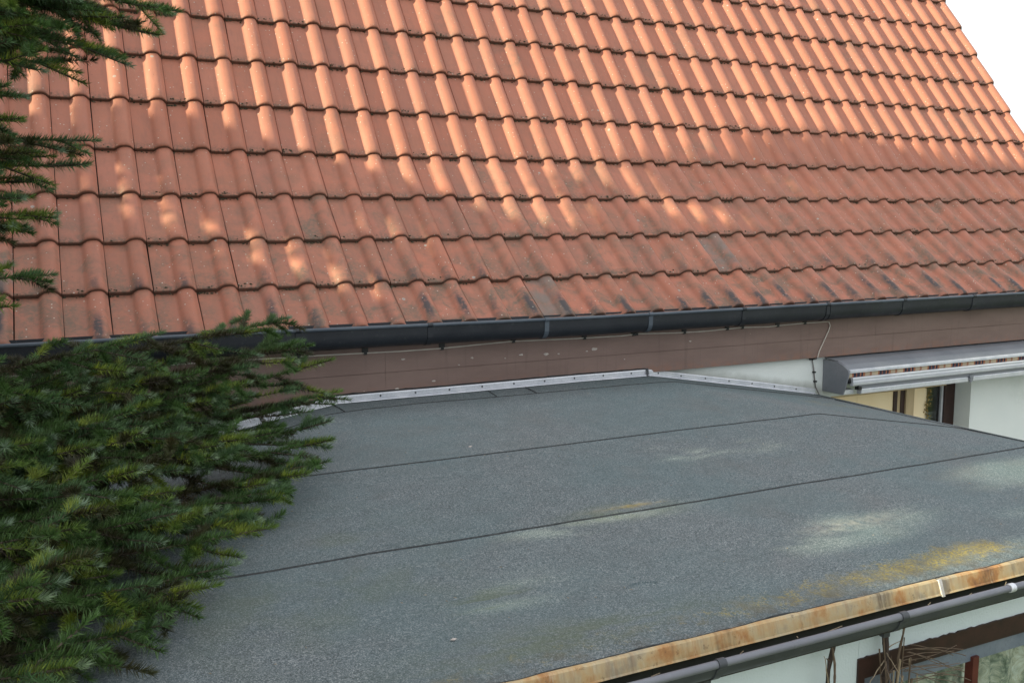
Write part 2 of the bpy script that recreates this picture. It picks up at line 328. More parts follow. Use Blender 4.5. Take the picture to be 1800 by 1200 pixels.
# roof deck under the tiles (front slope and plain rear slope)
dk = MB(); off = .062; prof = [(YJ[j]+.02, ZJ[j]-off-.005) for j in range(NR+1)]
ridge = (YJ[NR], ZJ[NR]); ry = ridge[0]
back = [(2*ry-y, z) for y, z in reversed(prof[:-1])]
allp = prof+back; low = [(y, z-.06) for y, z in reversed(allp)]
dk.prism(allp+low, XL+.03, XR-.05, cap=True)
roof = dk.build('roof', DARK, house)
U = [(-.1612,-.050),(-.1612,-.036),(-.156,-.0345),(-.10,-.035),(-.070,-.0348),(-.062,-.0325),(-.055,-.0255),(-.046,-.0145),(-.034,-.0058),(-.019,-.0014),(-.003,0),(.010,-.0016),(.021,-.0085),(.029,-.0190),(.035,-.0290),(.0396,-.0318),(.0396,-.045)]
def tile_geo(L, verge=False):
    prof = list(U)
    if verge: prof = prof[:-2]+[(.040,-.033),(.043,-.04),(.043,-.115)]
    S = [(0,-.0265,1),(0,-.007,1),(.0025,-.0022,.9),(.008,-.0004,.45),(.018,0,.1),(.05,0,0),(L*.5,0,0),(L+.045,0,0)]
    vs = []; uv = []
    for si, (s, dz, dr) in enumerate(S):
        for k, (u, h) in enumerate(prof):
            vs.append((u, s, h+dz-dr*.0075*max(0, (h+.035)/.035))); uv.append(((u+.1612)/.201, min(s/L, 1)))
    n = len(prof); fs = [(i*n+k, i*n+k+1, (i+1)*n+k+1, (i+1)*n+k) for i in range(len(S)-1) for k in range(n-1)]
    return vs, fs, uv
def tile_mesh(name, L, verge=False):
    vs, fs, uv = tile_geo(L, verge)
    me = bpy.data.meshes.new(name); me.from_pydata(vs, [], fs); ul = me.uv_layers.new(name='uv')
    for lp in me.loops: ul.data[lp.index].uv = uv[lp.vertex_index]
    me.materials.append(TILE); me.polygons.foreach_set('use_smooth', [True]*len(me.polygons)); me.set_sharp_from_angle(angle=math.radians(50)); return me
def row_frame(j):
    a = Vector((0, YJ[j], ZJ[j])); b = Vector((0, YJ[j+1], ZJ[j+1])); d = (b-a).normalized(); n = Vector((0, -d.z, d.y))
    if j > 0: a = a+n*.025
    b = b+n*.001; d = b-a; L = d.length; d.normalize(); n = Vector((0, -d.z, d.y)); return a, d, n, L
def pix(p):
    v = Vector(p)-CAM; z = v.dot(fwd); return (900+1630*v.dot(r2)/z, 600-1630*v.dot(u2)/z, z)
rows = [row_frame(j) for j in range(NR)]
cand = []
for j in range(NR):
    a, d, n, L = rows[j]
    for i in range(C0, C1+1):
        c = a+d*L*.5+Vector((i*TW-.06, 0, 0)); q = pix(c)
        vis = -40 < q[0] < 1840 and -40 < q[1] < 650
        if vis and q[0] < 250 and (q[1] < 70 or (q[0] < 60)): vis = q[0] > 30 and q[1] > 20
        area = (TW*L)/(q[2]**2)*abs((c-CAM).normalized().dot(n))
        cand.append((vis, area, i, j))
best = set((i, j) for v, ar, i, j in sorted([c for c in cand if c[0]], key=lambda c: -c[1])[:300])
tm = {j: tile_mesh('roof_tile', rows[j][3]) for j in range(NR)}; tv = {j: tile_mesh('roof_tile_verge', rows[j][3], True) for j in range(NR)}
rest_v = []; rest_f = []; rest_uv = []; rest_t = []
for j in range(NR):
    a, d, n, L = rows[j]
    g1 = tile_geo(L); g2 = tile_geo(L, True)
    for i in range(C0, C1+1):
        jx = random.uniform(-.0009, .0009); jy = random.gauss(0, .0028); jn = random.uniform(-.001, .0018); rz = random.gauss(0, .0035); tl = random.gauss(0, .006)
        Mx = Matrix((Vector((1, 0, 0)), d, n)).transposed() @ Matrix.Rotation(rz, 3, 'Z') @ Matrix.Rotation(tl, 3, 'Y')
        loc = a+Vector((i*TW+jx, 0, 0))+d*jy+n*jn
        if (i, j) in best:
            o = bpy.data.objects.new('roof_tile', tv[j] if i == C1 else tm[j]); COL.objects.link(o); o.parent = roof
            o.matrix_local = Matrix.Translation(loc-HO) @ Mx.to_4x4()
        else:
            vs, fs, uv = g2 if i == C1 else g1; nb = len(rest_v); t = random.random()
            rest_v += [tuple(Mx @ Vector(v)+loc-HO) for v in vs]; rest_f += [tuple(q+nb for q in f) for f in fs]; rest_uv += uv; rest_t += [t]*len(vs)
me = bpy.data.meshes.new('roof_tiles'); me.from_pydata(rest_v, [], rest_f); ul = me.uv_layers.new(name='uv')
li = np.zeros(len(me.loops), dtype=np.int32); me.loops.foreach_get('vertex_index', li)
ul.data.foreach_set('uv', np.array(rest_uv, dtype=np.float32)[li].ravel())
at = me.attributes.new('tint', 'FLOAT', 'POINT'); at.data.foreach_set('value', rest_t)
me.materials.append(TILE); me.polygons.foreach_set('use_smooth', [True]*len(me.polygons)); me.set_sharp_from_angle(angle=math.radians(50))
o = bpy.data.objects.new('roof_tiles', me); COL.objects.link(o); o.parent = roof; o['kind'] = 'stuff'
# crumbs of moss and grit caught under the lips of the tiles
mb = MB(); rm = random.Random(3)
for k in range(5200):
    j = rm.choice([1, 2, 3, 3, 4, 5, 5, 6, 6, 7, 7, 8, 8, 9, 10]); a, d, n, L = rows[j]; i = rm.randint(-3, C1)
    if mnoise.noise(Vector((i*.35, j*1.7, 1))) < -.05 and rm.random() < .8: continue
    x = i*TW-.161+rm.random()**1.3*.105; s_ = rm.uniform(.0025, .0075); up = rm.choice((1, 1, 0))
    # on the pan just below the lip, or on the lip itself
    c = Vector((x, 0, 0))+(a-n*.0555+d*(-rm.uniform(.0, .012)) if up else a-n*.0335+d*rm.uniform(.002, .03))
    if up: c += n*.0
    vs = [c+n*s_]+[c+Vector((math.cos(t), 0, 0))*s_*rm.uniform(.8, 1.6)+d*math.sin(t)*s_*rm.uniform(.6, 1.1) for t in (0, 1.26, 2.5, 3.8, 5.0)]
    mb.add(vs, [(0, q, q % 5+1) for q in range(1, 6)])
mb.build('moss_crumbs', mat_simple('moss_and_grit', (.030,.032,.018), (.085,.075,.05), 30, .95).m, roof)['kind'] = 'stuff'
# ridge tiles, rear slope cover
bk = MB(); bp = [(2*ry-y+.0, z+.02) for y, z in [(YJ[j], ZJ[j]) for j in range(NR+1)]]
for j in range(NR):
    (y0, z0), (y1, z1) = bp[j], bp[j+1]
    bk.add([(XL, y0, z0+.02), (XR, y0, z0+.02), (XR, y1, z1-.01), (XL, y1, z1-.01)], [(0,1,2,3)])
bk.build('rear_roof_slope', mat_simple('rear_tiles', (.36,.13,.08), (.42,.16,.1), 6, .7).m, roof)
for k in range(28):
    x = XL+.02+k*.41
    if x > XR-.2: break
    MB().prism(arc(ry, ridge[1]-.05, .12, 0, 180, 8)+list(reversed(arc(ry, ridge[1]-.05, .10, 0, 180, 8))), x, x+.405).build('ridge_tile', TILE, roof, smooth=True)
# walls
WY = .10; WX0, WX1, WZ0, WZ1 = 4.76, 6.17, -2.0, -.685
hw = MB()
def wallpiece(x0, x1, z0, z1): hw.box((x0, WY, z0), (x1, WY+.30, z1))
wallpiece(XL+.25, WX0, GZ, -.12); wallpiece(WX1, XR-.25, GZ, -.12); hw.box((WX0+.001, WY, WZ1), (WX1-.001, WY+.3, -.12)); hw.box((WX0+.001, WY, GZ), (WX1-.001, WY+.3, WZ0))
BY = 2*ry-WY-.3
hw.box((XL+.25, BY, GZ), (XR-.25, BY+.3, -.12))
gx = [(WY+.302, GZ), (BY-.002, GZ), (BY-.002, -.1), (ry, ridge[1]-.22), (WY+.302, -.1)]
hw.prism(gx, XL+.26, XL+.5); hw.prism(gx, XR-.5, XR-.26)
hw.build('wall', WALL, house)
# fascia boards: three tongue-and-groove boards, joints recessed
for k, (z0, z1) in enumerate([(-.395,-.2708), (-.270,-.03)]):
    p = [(.0485, z0), (.0465, z0+.002), (.0465, z1-.0006), (.0475, z1), (.072, z1), (.072, z0)]
    x = XL+.1
    for xe in (1.56, 5.1, XR-.03):
        MB().prism([(y+random.uniform(-.0006, .0006), z) for y, z in p], x, xe-.0008).build('fascia_board', BROWN, house); x = xe
MB().box((XL+.11, .0725, -.39), (XR-.05, .0995, -.05)).build('fascia_backing', DARK, house)
for (x, z, s, a) in [(1.62,-.362,.016,.3), (1.83,-.335,.012,0), (1.66,-.205,.012,.8), (2.06,-.225,.011,.5), (1.98,-.257,.007,0), (2.36,-.228,.015,.2), (2.26,-.24,.008,.1), (2.52,-.235,.017,.1), (2.60,-.238,.009,.3), (2.84,-.225,.022,-.5), (2.79,-.235,.009,.2), (3.53,-.22,.011,.1), (1.44,-.36,.004,.1), (3.05,-.30,.006,0), (1.21,-.205,.011,.6), (4.0,-.2,.004,0)]:
    n = 7; loop = []
    for k in range(n):
        th = 2*math.pi*k/n; r = s*random.uniform(.55, 1.1); loop.append((x+math.cos(th+a)*r, z+math.sin(th+a)*r*.5))
    MB().add([(x, .0425, z)]+[(px, .0445, pz) for px, pz in loop]+[(px, .0464, pz) for px, pz in loop], [(0, 1+k, 1+(k+1) % n) for k in range(n)]+[(1+k, 1+(k+1) % n, 8+(k+1) % n, 8+k) for k in range(n)]).build('paint_flake', CHIP, house)
# gutter with hooks
def gz(x): return -.002-.020*min(max((x-.5)/2.3, 0), 1)
gp_o = [(-.092, 0), (-.089, -.040)]+arc(-.030, -.046, .060, 180, 360, 12)[1:]+[(.034, .012)]
gp_i = [(y*.93-.002, z*.96+.002) for y, z in reversed(gp_o)]
gl = gp_o+gp_i; xs = [XL, -1, .5, 1.2, 2, 2.8, 4.5, 6, XR+.02]; vs = []; n = len(gl)
for x in xs: vs += [(x, y, z+gz(x)-.003) for y, z in gl]
fs = [(i*n+k, i*n+(k+1) % n, (i+1)*n+(k+1) % n, (i+1)*n+k) for i in range(len(xs)-1) for k in range(n)]
gut = MB().add(vs, fs).build('gutter', GUTTER, house, smooth=True)
MB().tube([(x, -.091, gz(x)) for x in xs], .0095, 10).build('gutter_rim', RIM, gut, smooth=True)
for k in range(-3, 11):
    x = 1.764+.689*k
    if not XL < x < XR: continue
    b = MB(); pts = [(y, z+gz(x)-.003) for y, z in gp_o]; out = []
    for y, z in pts:
        v = Vector((y+.029, z+.05-gz(x))); v.normalize(); out.append((y+v.x*.004, z+v.y*.004))
    b.prism(pts+list(reversed(out)), x-.014, x+.014); b.tube([(x-.014, -.091, gz(x)), (x+.014, -.091, gz(x))], .0125, 10)
    b.build('gutter_hook', RIM if k in (1, 2) else GUTTER, gut)
for x in (4.512+.01, 5.86+.02):
    pts = [(y, z+gz(x)-.0035) for y, z in gp_o]; out = [(y-.003, z-.003) for y, z in pts]
    MB().prism(pts+list(reversed(out)), x+.02, x+.028).build('gutter_joint', GUTTER, gut)
# recessed window of the house under the awning
FY = .235
win = MB(); win.box((6.055, FY, WZ0+.002), (6.165, FY+.07, WZ1-.002)); win.box((WX0+.003, FY, WZ0+.002), (6.055, FY+.07, WZ0+.09))
window = win.build('window', WOODD, house)
MB().box((WX0+.003, FY-.01, WZ1-.045), (6.055, FY+.06, WZ1-.002)).build('head_rail', TAN, window)
MB().box((5.632, FY-.012, WZ0+.09), (5.715, FY+.06, WZ1-.045)).build('mullion', TAN, window)
MB().box((5.588, FY, WZ0+.09), (5.630, FY+.06, WZ1-.045)).build('casement_stile', WOODD, window)
MB().box((5.555, FY+.004, WZ0+.09), (5.588, FY+.05, WZ1-.045)).build('casement_bead', TAN, window)
MB().box((5.520, FY, WZ0+.09), (5.555, FY+.06, WZ1-.045)).build('casement_stile', WOODD, window)
MB().box((WX0+.003, FY+.03, WZ0+.09), (5.52, FY+.036, WZ1-.045)).build('pane', GLASS, window)
MB().box((5.715, FY+.03, WZ0+.09), (6.055, FY+.036, WZ1-.045)).build('pane', GLASS, window)
MB().box((6.035, FY+.012, WZ0+.09), (6.0545, FY+.029, WZ1-.045)).build('glazing_bead', ALUP, window)
for x0, x1 in ((WX0+.003, 5.16), (5.162, 5.52), (5.716, 5.87)):
    MB().box((x0, FY+.010, WZ0+.09), (min(x1, 5.519) if x0 < 5.5 else x1, FY+.014, WZ1-.046)).build('cream_blind', CREAM, window)
MB().box((5.885, FY+.16, -1.02), (6.165, FY+.17, -.97)).build('reflection_bar', ALU, window)  # pale bar standing in for whitish reflections low in the pane
MB().box((WX0, FY+.35, WZ0), (WX1, FY+.37, WZ1)).build('room_wall', ROOM, window)
lf = MB()
for k in range(190):
    z = random.uniform(-1.15, -.70); x = 5.872+random.gauss(0, .014)+(.01*math.sin(z*30)); y = FY-.002+random.uniform(-.008, .006); s = random.uniform(.006, .012)
    d1 = Vector((random.uniform(-1, 1), random.uniform(-.4, .4), random.uniform(-1, 1))).normalized()*s; d2 = d1.cross(Vector((random.random(), random.random(), random.random()))).normalized()*s*.6
    c = Vector((x, y, z)); lf.add([c-d1, c+d2, c+d1, c-d2], [(0,1,2,3)])
lf.tube([(5.872, FY, -1.2), (5.875, FY, -.9), (5.870, FY, -.74)], .002, 4)
tag(lf.build('leaf_garland', LEAFD), 'dried leaf garland hanging in the window below the awning', 'garland')

# ------------------------------------------------------------------ awning
AX0, AX1 = 4.679, 9.0-.9
aw = thing('awning', (4.7, .1, -.64), 'closed retractable awning in a grey housing with striped cloth, mounted on the white wall', 'awning')
side = [(.098,-.419), (-.031,-.420), (-.085,-.438), (-.129,-.464), (-.135,-.490), (-.110,-.578), (-.088,-.635), (.098,-.637)]
MB().prism(side, AX0, AX0+.012).build('side_plate', AWN, aw, bevel=.002)
MB().prism(side, AX1-.012, AX1).build('side_plate', AWN, aw, bevel=.002)
top = [(.098,-.404), (-.02,-.413), (-.08,-.434), (-.125,-.4625), (-.125,-.468), (-.08,-.442), (-.02,-.42), (.098,-.41)]
MB().prism(top, AX0+.0125, AX1-.0125).build('top_cover', AWN, aw)
MB().prism([(-.1255,-.460), (-.134,-.4645), (-.1365,-.4685), (-.1365,-.474), (-.1345,-.476), (-.1365,-.478), (-.1365,-.484), (-.1255,-.486)], AX0+.0125, AX1-.0125).build('cover_lip', ALU, aw)
MB().tube([(AX0+.02, -.088, -.500), (AX1-.02, -.088, -.500)], .034, 16).build('cloth_roll', STRIPE, aw, smooth=True)
fb = [(-.140,-.514), (-.146,-.520), (-.146,-.528), (-.142,-.530), (-.148,-.534), (-.150,-.543), (-.145,-.546), (-.150,-.550), (-.149,-.562), (-.142,-.570), (-.118,-.572), (-.110,-.516)]
MB().prism(fb, AX0+.030, AX1-.03).build('front_bar', ALUP, aw)
MB().prism([(-.105,-.574), (-.125,-.577), (-.126,-.594), (-.105,-.594)], AX0+.11, AX1-.1).build('folding_arm', AWN, aw)
MB().prism([(-.128,-.597), (-.131,-.602), (-.131,-.627), (-.120,-.634), (-.09,-.634), (-.09,-.597)], AX0+.125, 5.835).build('lower_arm', ALU, aw)
MB().prism([(-.128,-.595), (-.131,-.600), (-.131,-.625), (-.120,-.632), (-.09,-.632), (-.09,-.595)], 5.885, AX1-.1).build('lower_arm', ALU, aw)
el = MB(); el.box((5.84,-.140,-.600), (5.88,-.095,-.588)); el.tube([(5.86,-.13,-.635), (5.86,-.13,-.584)], .011, 10); el.box((5.836,-.137,-.612), (5.884,-.1,-.606)); el.build('arm_elbow', AWN, aw)
eh = MB(); eh.box((AX0+.095,-.134,-.603), (AX0+.125,-.10,-.583)); eh.tube([(AX0+.11,-.132,-.592), (AX0+.11,-.10,-.592)], .008, 8); eh.build('arm_hinge', BLACKP, aw)
MB().prism([(.0,-.60), (-.085,-.604), (-.086,-.632), (.0,-.634)], AX0+.0125, AX0+.10).build('wall_bracket', ALU, aw)
MB().tube([(AX0+.0125,-.115,-.54), (AX0+.029,-.115,-.54)], .018, 12).build('bar_end_cap', BLACKP, aw)

# ------------------------------------------------------------------ cable with clips along the fascia
ca = thing('cable', (4.63, .05, -.69), 'thin off-white cable clipped along the brown fascia and down to the flat roof', 'cable')
cp = [(-2.2,-.152),(-.5,-.156),(.6,-.150),(1.032,-.153),(1.206,-.1535),(1.446,-.157),(1.634,-.160),(1.877,-.159),(2.165,-.150),(2.306,-.146),(2.672,-.154),(3.02,-.157),(3.141,-.151),(3.411,-.161),(3.625,-.163),(3.811,-.158),(3.915,-.155),(4.147,-.162),(4.218,-.159),(4.42,-.154),(4.64,-.154),(4.659,-.156)]
MB().tube([(x, .0395, z) for x, z in cp]+[(4.672, .0395, -.183)], .0036, 6).build('horizontal_run', CABLE, ca, smooth=True)
MB().tube([(4.672,.0395,-.183), (4.66,.0395,-.215), (4.625,.0395,-.277), (4.583,.0395,-.351), (4.572,.040,-.392)], .0036, 6).build('sloping_run', CABLE, ca, smooth=True)
MB().tube([(4.572,.040,-.392), (4.566,.06,-.404), (4.574,.092,-.412), (4.59,.092,-.474), (4.60,.092,-.54), (4.614,.092,-.604), (4.622,.06,-.66), (4.632,.04,-.70)], .0038, 6).build('wall_run', CABLED, ca, smooth=True)
for x in (1.10, 1.45, 1.88, 2.31, 2.77, 3.11, 3.13, 3.48, 3.81, 3.93, 4.22, 4.45):
    z = np.interp(x, [p[0] for p in cp], [p[1] for p in cp])
    c = MB(); c.box((x-.008, .033, z-.009), (x+.008, .0463, z+.006)); c.box((x-.016, .040, z+.003), (x+.016, .0463, z+.026)); c.build('cable_clip', BLACKP, ca)
c = MB(); c.tube([(4.545,.085,-.404), (4.60,.085,-.404)], .010, 8); c.box((4.56,.08,-.414), (4.588,.0995,-.392)); c.build('junction', BLACKP, ca)
for z in (-.50, -.565): MB().box((4.585-(z+.5)*.2, .084, z-.005), (4.605-(z+.5)*.2, .0995, z+.005)).build('cable_clip', BLACKP, ca)

# ------------------------------------------------------------------ extension with the flat felt roof
ext = thing('flat_roof_extension', (2.2, -1.4, GZ), 'low extension with a grey mineral felt flat roof and rusty front edge', 'extension')
EX0, EX1, FRY = -.95, 4.60, -2.845
def lerp_tab(v, tab):
    return float(np.interp(v, [t[0] for t in tab], [t[1] for t in tab]))
RT = [(-2.86, 4.40), (-1.98, 3.90), (-1.13, 3.455), (.07, 3.21)]; LT = [(-2.86, -.05), (-1.98, .33), (-1.13, .78), (.07, 1.29)]
def roofz(x, y):
    z = -.412+.035*(y-.06); xr = lerp_tab(y, RT); xl = lerp_tab(y, LT)
    if x > xr: z += (-.653-z)*((x-xr)/(EX1-xr))
    if x < xl: z -= (xl-x)*.175
    z += .0035*mnoise.noise(Vector((x*1.3, y*1.7, 3)))+.0012*mnoise.noise(Vector((x*6, y*7, 9)))
    return z
def sheet(y0, y1, lift, j0=0, j1=0):
    nx, ny = 150, 26; vs = []
    X = np.linspace(EX0, EX1, nx)
    for a in range(ny+1):
        for i, x in enumerate(X):
            yy0 = y0+j0*mnoise.noise(Vector((x*3, 1, y0))); y = yy0+(y1-yy0)*a/ny
            vs.append((x, y, roofz(x, y)+lift*(1-a/ny)))
    fs = [(a*nx+i, a*nx+i+1, (a+1)*nx+i+1, (a+1)*nx+i) for a in range(ny) for i in range(nx-1)]
    b = len(vs)                                    # front edge thickness
    for i in range(nx): x, y, z = vs[i]; vs.append((x, y, z-.0038))
    fs += [(i, b+i, b+i+1, i+1) for i in range(nx-1)]
    return MB().add(vs, fs).build('felt_sheet', FELT, ext, smooth=True)
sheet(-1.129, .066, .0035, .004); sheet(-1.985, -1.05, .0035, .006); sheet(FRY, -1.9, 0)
def bead(pts, r, name='seam_bead', jit=.004, n=60, mat=None):
    P = [Vector((a, b, 0)) for a, b in pts]; L = [0]
    for a, b in zip(P, P[1:]): L.append(L[-1]+(b-a).length)
    b = MB(); pr = []; n = max(4, int(L[-1]*28)); rr = []
    for k in range(n+1):
        s = L[-1]*k/n; x = float(np.interp(s, L, [p.x for p in P])); y = float(np.interp(s, L, [p.y for p in P]))
        y += jit*(mnoise.noise(Vector((x*9, y*9, 4)))+.6*mnoise.noise(Vector((x*40, y*9, 7)))); w_ = r*(1+.7*mnoise.noise(Vector((x*22, y*22, 1))))
        pr.append((x, y, w_))
    vs = []; fs = []
    for k, (x, y, w_) in enumerate(pr):
        t = Vector((pr[min(k+1, n)][0]-pr[max(k-1, 0)][0], pr[min(k+1, n)][1]-pr[max(k-1, 0)][1])).normalized(); nn = Vector((-t.y, t.x))
        z = roofz(x, y)
        for sx, dz in ((-w_, -.001), (0, .0052), (w_, .0025)): vs.append((x+nn.x*sx, y+nn.y*sx, z+dz))
    fs = [(3*k+q, 3*k+q+1, 3*k+q+4, 3*k+q+3) for k in range(n) for q in (0, 1)]
    return b.add(vs, fs).build(name, mat or BITUMEN, ext, smooth=True)
def sy(x, y0): return y0+.004*mnoise.noise(Vector((x*3, 1, y0)))
bead([(x, sy(x, -1.129)-.003) for x in np.linspace(EX0, EX1-.02, 60)], .0017, jit=.0022)  # bitumen bleed; the dark bead also stands in for the lap's shadow line
bead([(x, -1.985+.006*mnoise.noise(Vector((x*3, 1, -1.985)))-.003) for x in np.linspace(EX0, EX1-.02, 60)], .0019, jit=.0022)
bead([(.6,-.30), (1.0,-.235), (1.121,-.20), (1.282,-.154), (1.70,-.125), (2.125,-.144), (2.363,-.150), (3.168,-.156), (3.27,-.17), (4.55,-.13)], .0013)
bead([(1.282,-.154), (1.265,.03)], .0018); bead([(2.125,-.144), (2.145,.05)], .0018); bead([(2.363,-.150), (2.378,.05)], .0018)
bead([(1.425,-2.515), (1.455,-2.500), (1.50,-2.503), (1.53,-2.52)], .0022, 'felt_crease', mat=FELT)
bead([(x, y) for x, y in ((4.50,-.2), (4.515,-1.1), (4.50,-2.8))], .0012)
# underside / timber edge of the roof
MB().prism([(FRY+.012,-.622), (FRY+.012,-.5235), (.04,-.435), (.04,-.64)], 1.3, 3.2).build('roof_board', DARK, ext)
MB().box((EX0+.02, FRY+.012, -.66), (1.299, FRY+.035, -.5235-.035)).build('roof_board', DARK, ext)
MB().prism([(FRY+.04,-.72), (FRY+.04,-.715), (.04,-.66), (.04,-.72)], EX0+.02, 1.299).build('roof_board', DARK, ext)
MB().box((3.2, FRY+.02, -.90), (EX1-.03, .04, -.69)).build('roof_board', DARK, ext)
vg = MB(); ys = np.linspace(FRY, .06, 20); vs = []
for y in ys:
    z = roofz(EX1, y); vs += [(EX1-.03, y, z+.010), (EX1+.006, y, z+.004), (EX1+.012, y, z-.06), (EX1-.02, y, z-.06)]
vg.add(vs, [(4*i+k, 4*i+(k+1) % 4, 4*i+4+(k+1) % 4, 4*i+4+k) for i in range(19) for k in range(4)]); vg.build('verge_strip', FELT, ext)
# rusty drip edge
def strip(x0, x1, name='drip_edge', mat=RUST):
    n = max(2, int((x1-x0)/.08)); vs = []
    for k in range(n+1):
        x = x0+(x1-x0)*k/n; w_ = .0018*mnoise.noise(Vector((x*2.2, 0, 5))); zt = roofz(x, FRY)
        vs += [(x, FRY+.012, zt+.0035), (x, FRY+.002, zt+.0045+w_), (x, FRY-.002+w_, zt+.001), (x, FRY-.012+w_, zt-.032), (x, FRY-.016+w_, zt-.036), (x, FRY-.008, zt-.033)]
    m = 6
    return MB().add(vs, [(m*i+k, m*i+k+1, m*i+m+k+1, m*i+m+k) for i in range(n) for k in range(m-1)]).build(name, mat, ext)
for x0, x1 in ((EX0, .9), (.902, 2.272), (2.276, 3.4), (3.402, EX1)): strip(x0, x1)
PAINTW = mat_simple('old_white_paint', (.5,.47,.45), (.62,.6,.58), 60, .7, fine=.6).m
jc = MB(); zt = roofz(2.274, FRY); jc.add([(2.269,FRY-.004,zt+.006),(2.281,FRY-.004,zt+.006),(2.282,FRY-.0195,zt-.040),(2.271,FRY-.0195,zt-.040),(2.266,FRY+.004,zt+.004),(2.284,FRY+.004,zt+.004),(2.282,FRY-.010,zt-.040),(2.271,FRY-.010,zt-.040)], [(0,1,2,3),(0,4,5,1),(1,5,6,2),(3,2,6,7),(0,3,7,4)])
jc.build('joint_cover', PAINTW, ext)
# frayed bitumen line on top of the drip edge
bead([(x, FRY+.013) for x in np.linspace(EX0+.02, EX1-.05, 80)], .0024, 'edge_bead', .009)
# extension gutter
c_y, c_z = -2.932, -.508
po = arc(c_y, c_z, .053, 180, 311, 14); pi_ = arc(c_y, c_z, .0505, 311, 180, 14)
g2_ = MB().prism(po+pi_, EX0-.05, EX1+.05).build('gutter', GUTTER2, ext, smooth=True)
MB().tube([(EX0-.05, c_y-.053, c_z+.003), (1.60, c_y-.053, c_z+.003)], .0095, 12).build('gutter_rim', RIM2, g2_, smooth=True)
MB().tube([(1.60, c_y-.053, c_z+.003), (2.395, c_y-.053, c_z+.0045), (EX1+.05, c_y-.053, c_z+.003)], .0098, 12).build('gutter_rim', RIM2, g2_, smooth=True)
FILLD = mat_simple('dark_gutter_fill', (.012,.011,.010), (.04,.035,.028), 25, .95, bump=1).m
MB().prism([(c_y-.040, c_z-.031), (c_y+.030, c_z-.040), (c_y+.02, c_z-.048), (c_y-.03, c_z-.046)], EX0, EX1).build('gutter_fill', FILLD, g2_)  # dark fill that makes the inside of the gutter darker
for x in (.78, 1.385, 1.974, 2.56, 3.16, 3.76, 4.36):
    b = MB(); b.prism(arc(c_y, c_z, .0565, 180, 305, 12)+arc(c_y, c_z, .0535, 305, 180, 12), x-.011, x+.011); b.tube([(x-.011, c_y-.053, c_z+.003), (x+.011, c_y-.053, c_z+.003)], .0128, 12)
    b.box((x-.010, c_y-.004, c_z-.075), (x+.012, c_y+.012, c_z-.0565)); b.build('gutter_hook', GUTTER2, g2_, smooth=True)
b = MB(); b.tube([(2.382, c_y-.053, c_z+.0045), (2.402, c_y-.053, c_z+.0045)], .0125, 12); b.build('rim_sealant', ALU, g2_, smooth=True)
lt = MB(); rl = random.Random(9)
for k in range(90):
    x = rl.uniform(.6, 3.4); y = c_y+rl.uniform(-.035, .028); z = c_z-.034+rl.uniform(-.002, .004); a = rl.gauss(0, .5); l = rl.uniform(.01, .05)
    lt.tube([(x, y, z), (x+math.cos(a)*l, y+math.sin(a)*l*.5, z+rl.uniform(0, .012))], .0011, 4)
tag(lt.build('gutter_litter', TWIG), 'dry needles and bits of twig lying in the lower gutter', 'litter', kind='stuff')
# front wall with its window
VY = -2.80; V0, V1, VZ1, VZ0 = 2.02, 3.9, -.716, -1.9
ew = MB(); ew.box((EX0+.1, VY, GZ), (V0, VY+.24, -.645)); ew.box((V1, VY, GZ), (EX1-.06, VY+.24, -.70)); ew.box((V0+.001, VY, VZ1), (V1-.001, VY+.24, -.645)); ew.box((V0+.001, VY, GZ), (V1-.001, VY+.24, VZ0))
ew.box((EX0+.1, VY+.242, GZ), (EX0+.3, .09, -.60)); ew.box((EX1-.26, VY+.242, GZ), (EX1-.06, .09, -.70))
ew.build('wall', WALL2, ext)
# ragged dark brown surround (old paint standing off the wall)
def ragged(x0, x1, zt, zb, amp=.004):
    n = int((x1-x0)/.012); vs = []
    for k in range(n+1):
        x = x0+(x1-x0)*k/n; d = amp*mnoise.noise(Vector((x*45, 0, 2)))+amp*.7*mnoise.noise(Vector((x*110, 0, 6)))
        vs += [(x, VY+.05, zt+d), (x, VY-.006, zt+d), (x, VY-.006, zb), (x, VY+.05, zb)]
    return MB().add(vs, [(4*i+k, 4*i+k+1, 4*i+4+k+1, 4*i+4+k) for i in range(n) for k in range(3)]+[(0,1,2,3)])
wf = ragged(V0-.004, V1, VZ1+.004, VZ1-.058); wf.box((V0-.004, VY-.006, VZ0), (V0+.022, VY+.05, VZ1-.058)); wf.box((V1-.03, VY-.006, VZ0), (V1+.002, VY+.05, VZ1-.058))
wnd = wf.build('window', WOODD, ext)
fr = MB(); fr.box((V0+.022, VY+.012, VZ1-.115), (V1-.03, VY+.06, VZ1-.058)); fr.box((V0+.022, VY+.012, VZ0+.001), (V0+.07, VY+.06, VZ1-.115)); fr.box((V0+.07, VY+.012, VZ0+.001), (V1-.03, VY+.06, VZ0+.06))
fr.build('sash_frame', FRAMEG, wnd)
MB().box((2.505, VY+.002, VZ0+.06), (2.531, VY+.03, VZ1-.100)).build('mullion', REDF, wnd)
MB().box((V0+.07, VY+.035, VZ0+.06), (2.5045, VY+.040, VZ1-.115)).build('pane', GLASS, wnd)
MB().box((2.5315, VY+.035, VZ0+.06), (V1-.03, VY+.040, VZ1-.115)).build('pane', GLASS, wnd)
cu = MB(); n = 150; vs = []
for k in range(n+1):
    x = V0+.03+(V1-.1-V0)*k/n; y = VY+.062+.012*math.sin(x*52)+.008*math.sin(x*23+1)
    vs += [(x, y, VZ0-.05), (x, y, VZ1-.02)]
cu.add(vs, [(2*i, 2*i+2, 2*i+3, 2*i+1) for i in range(n)]); cu.build('net_curtain_reflection', LACE_REFLECT, wnd, smooth=True)
BLUEC = mat_simple('blue_grey_curtain', (.22,.30,.34), (.32,.40,.44), 8, .9, stretch=(3, 1, .3)).m
cu = MB(); vs = []; n = 40
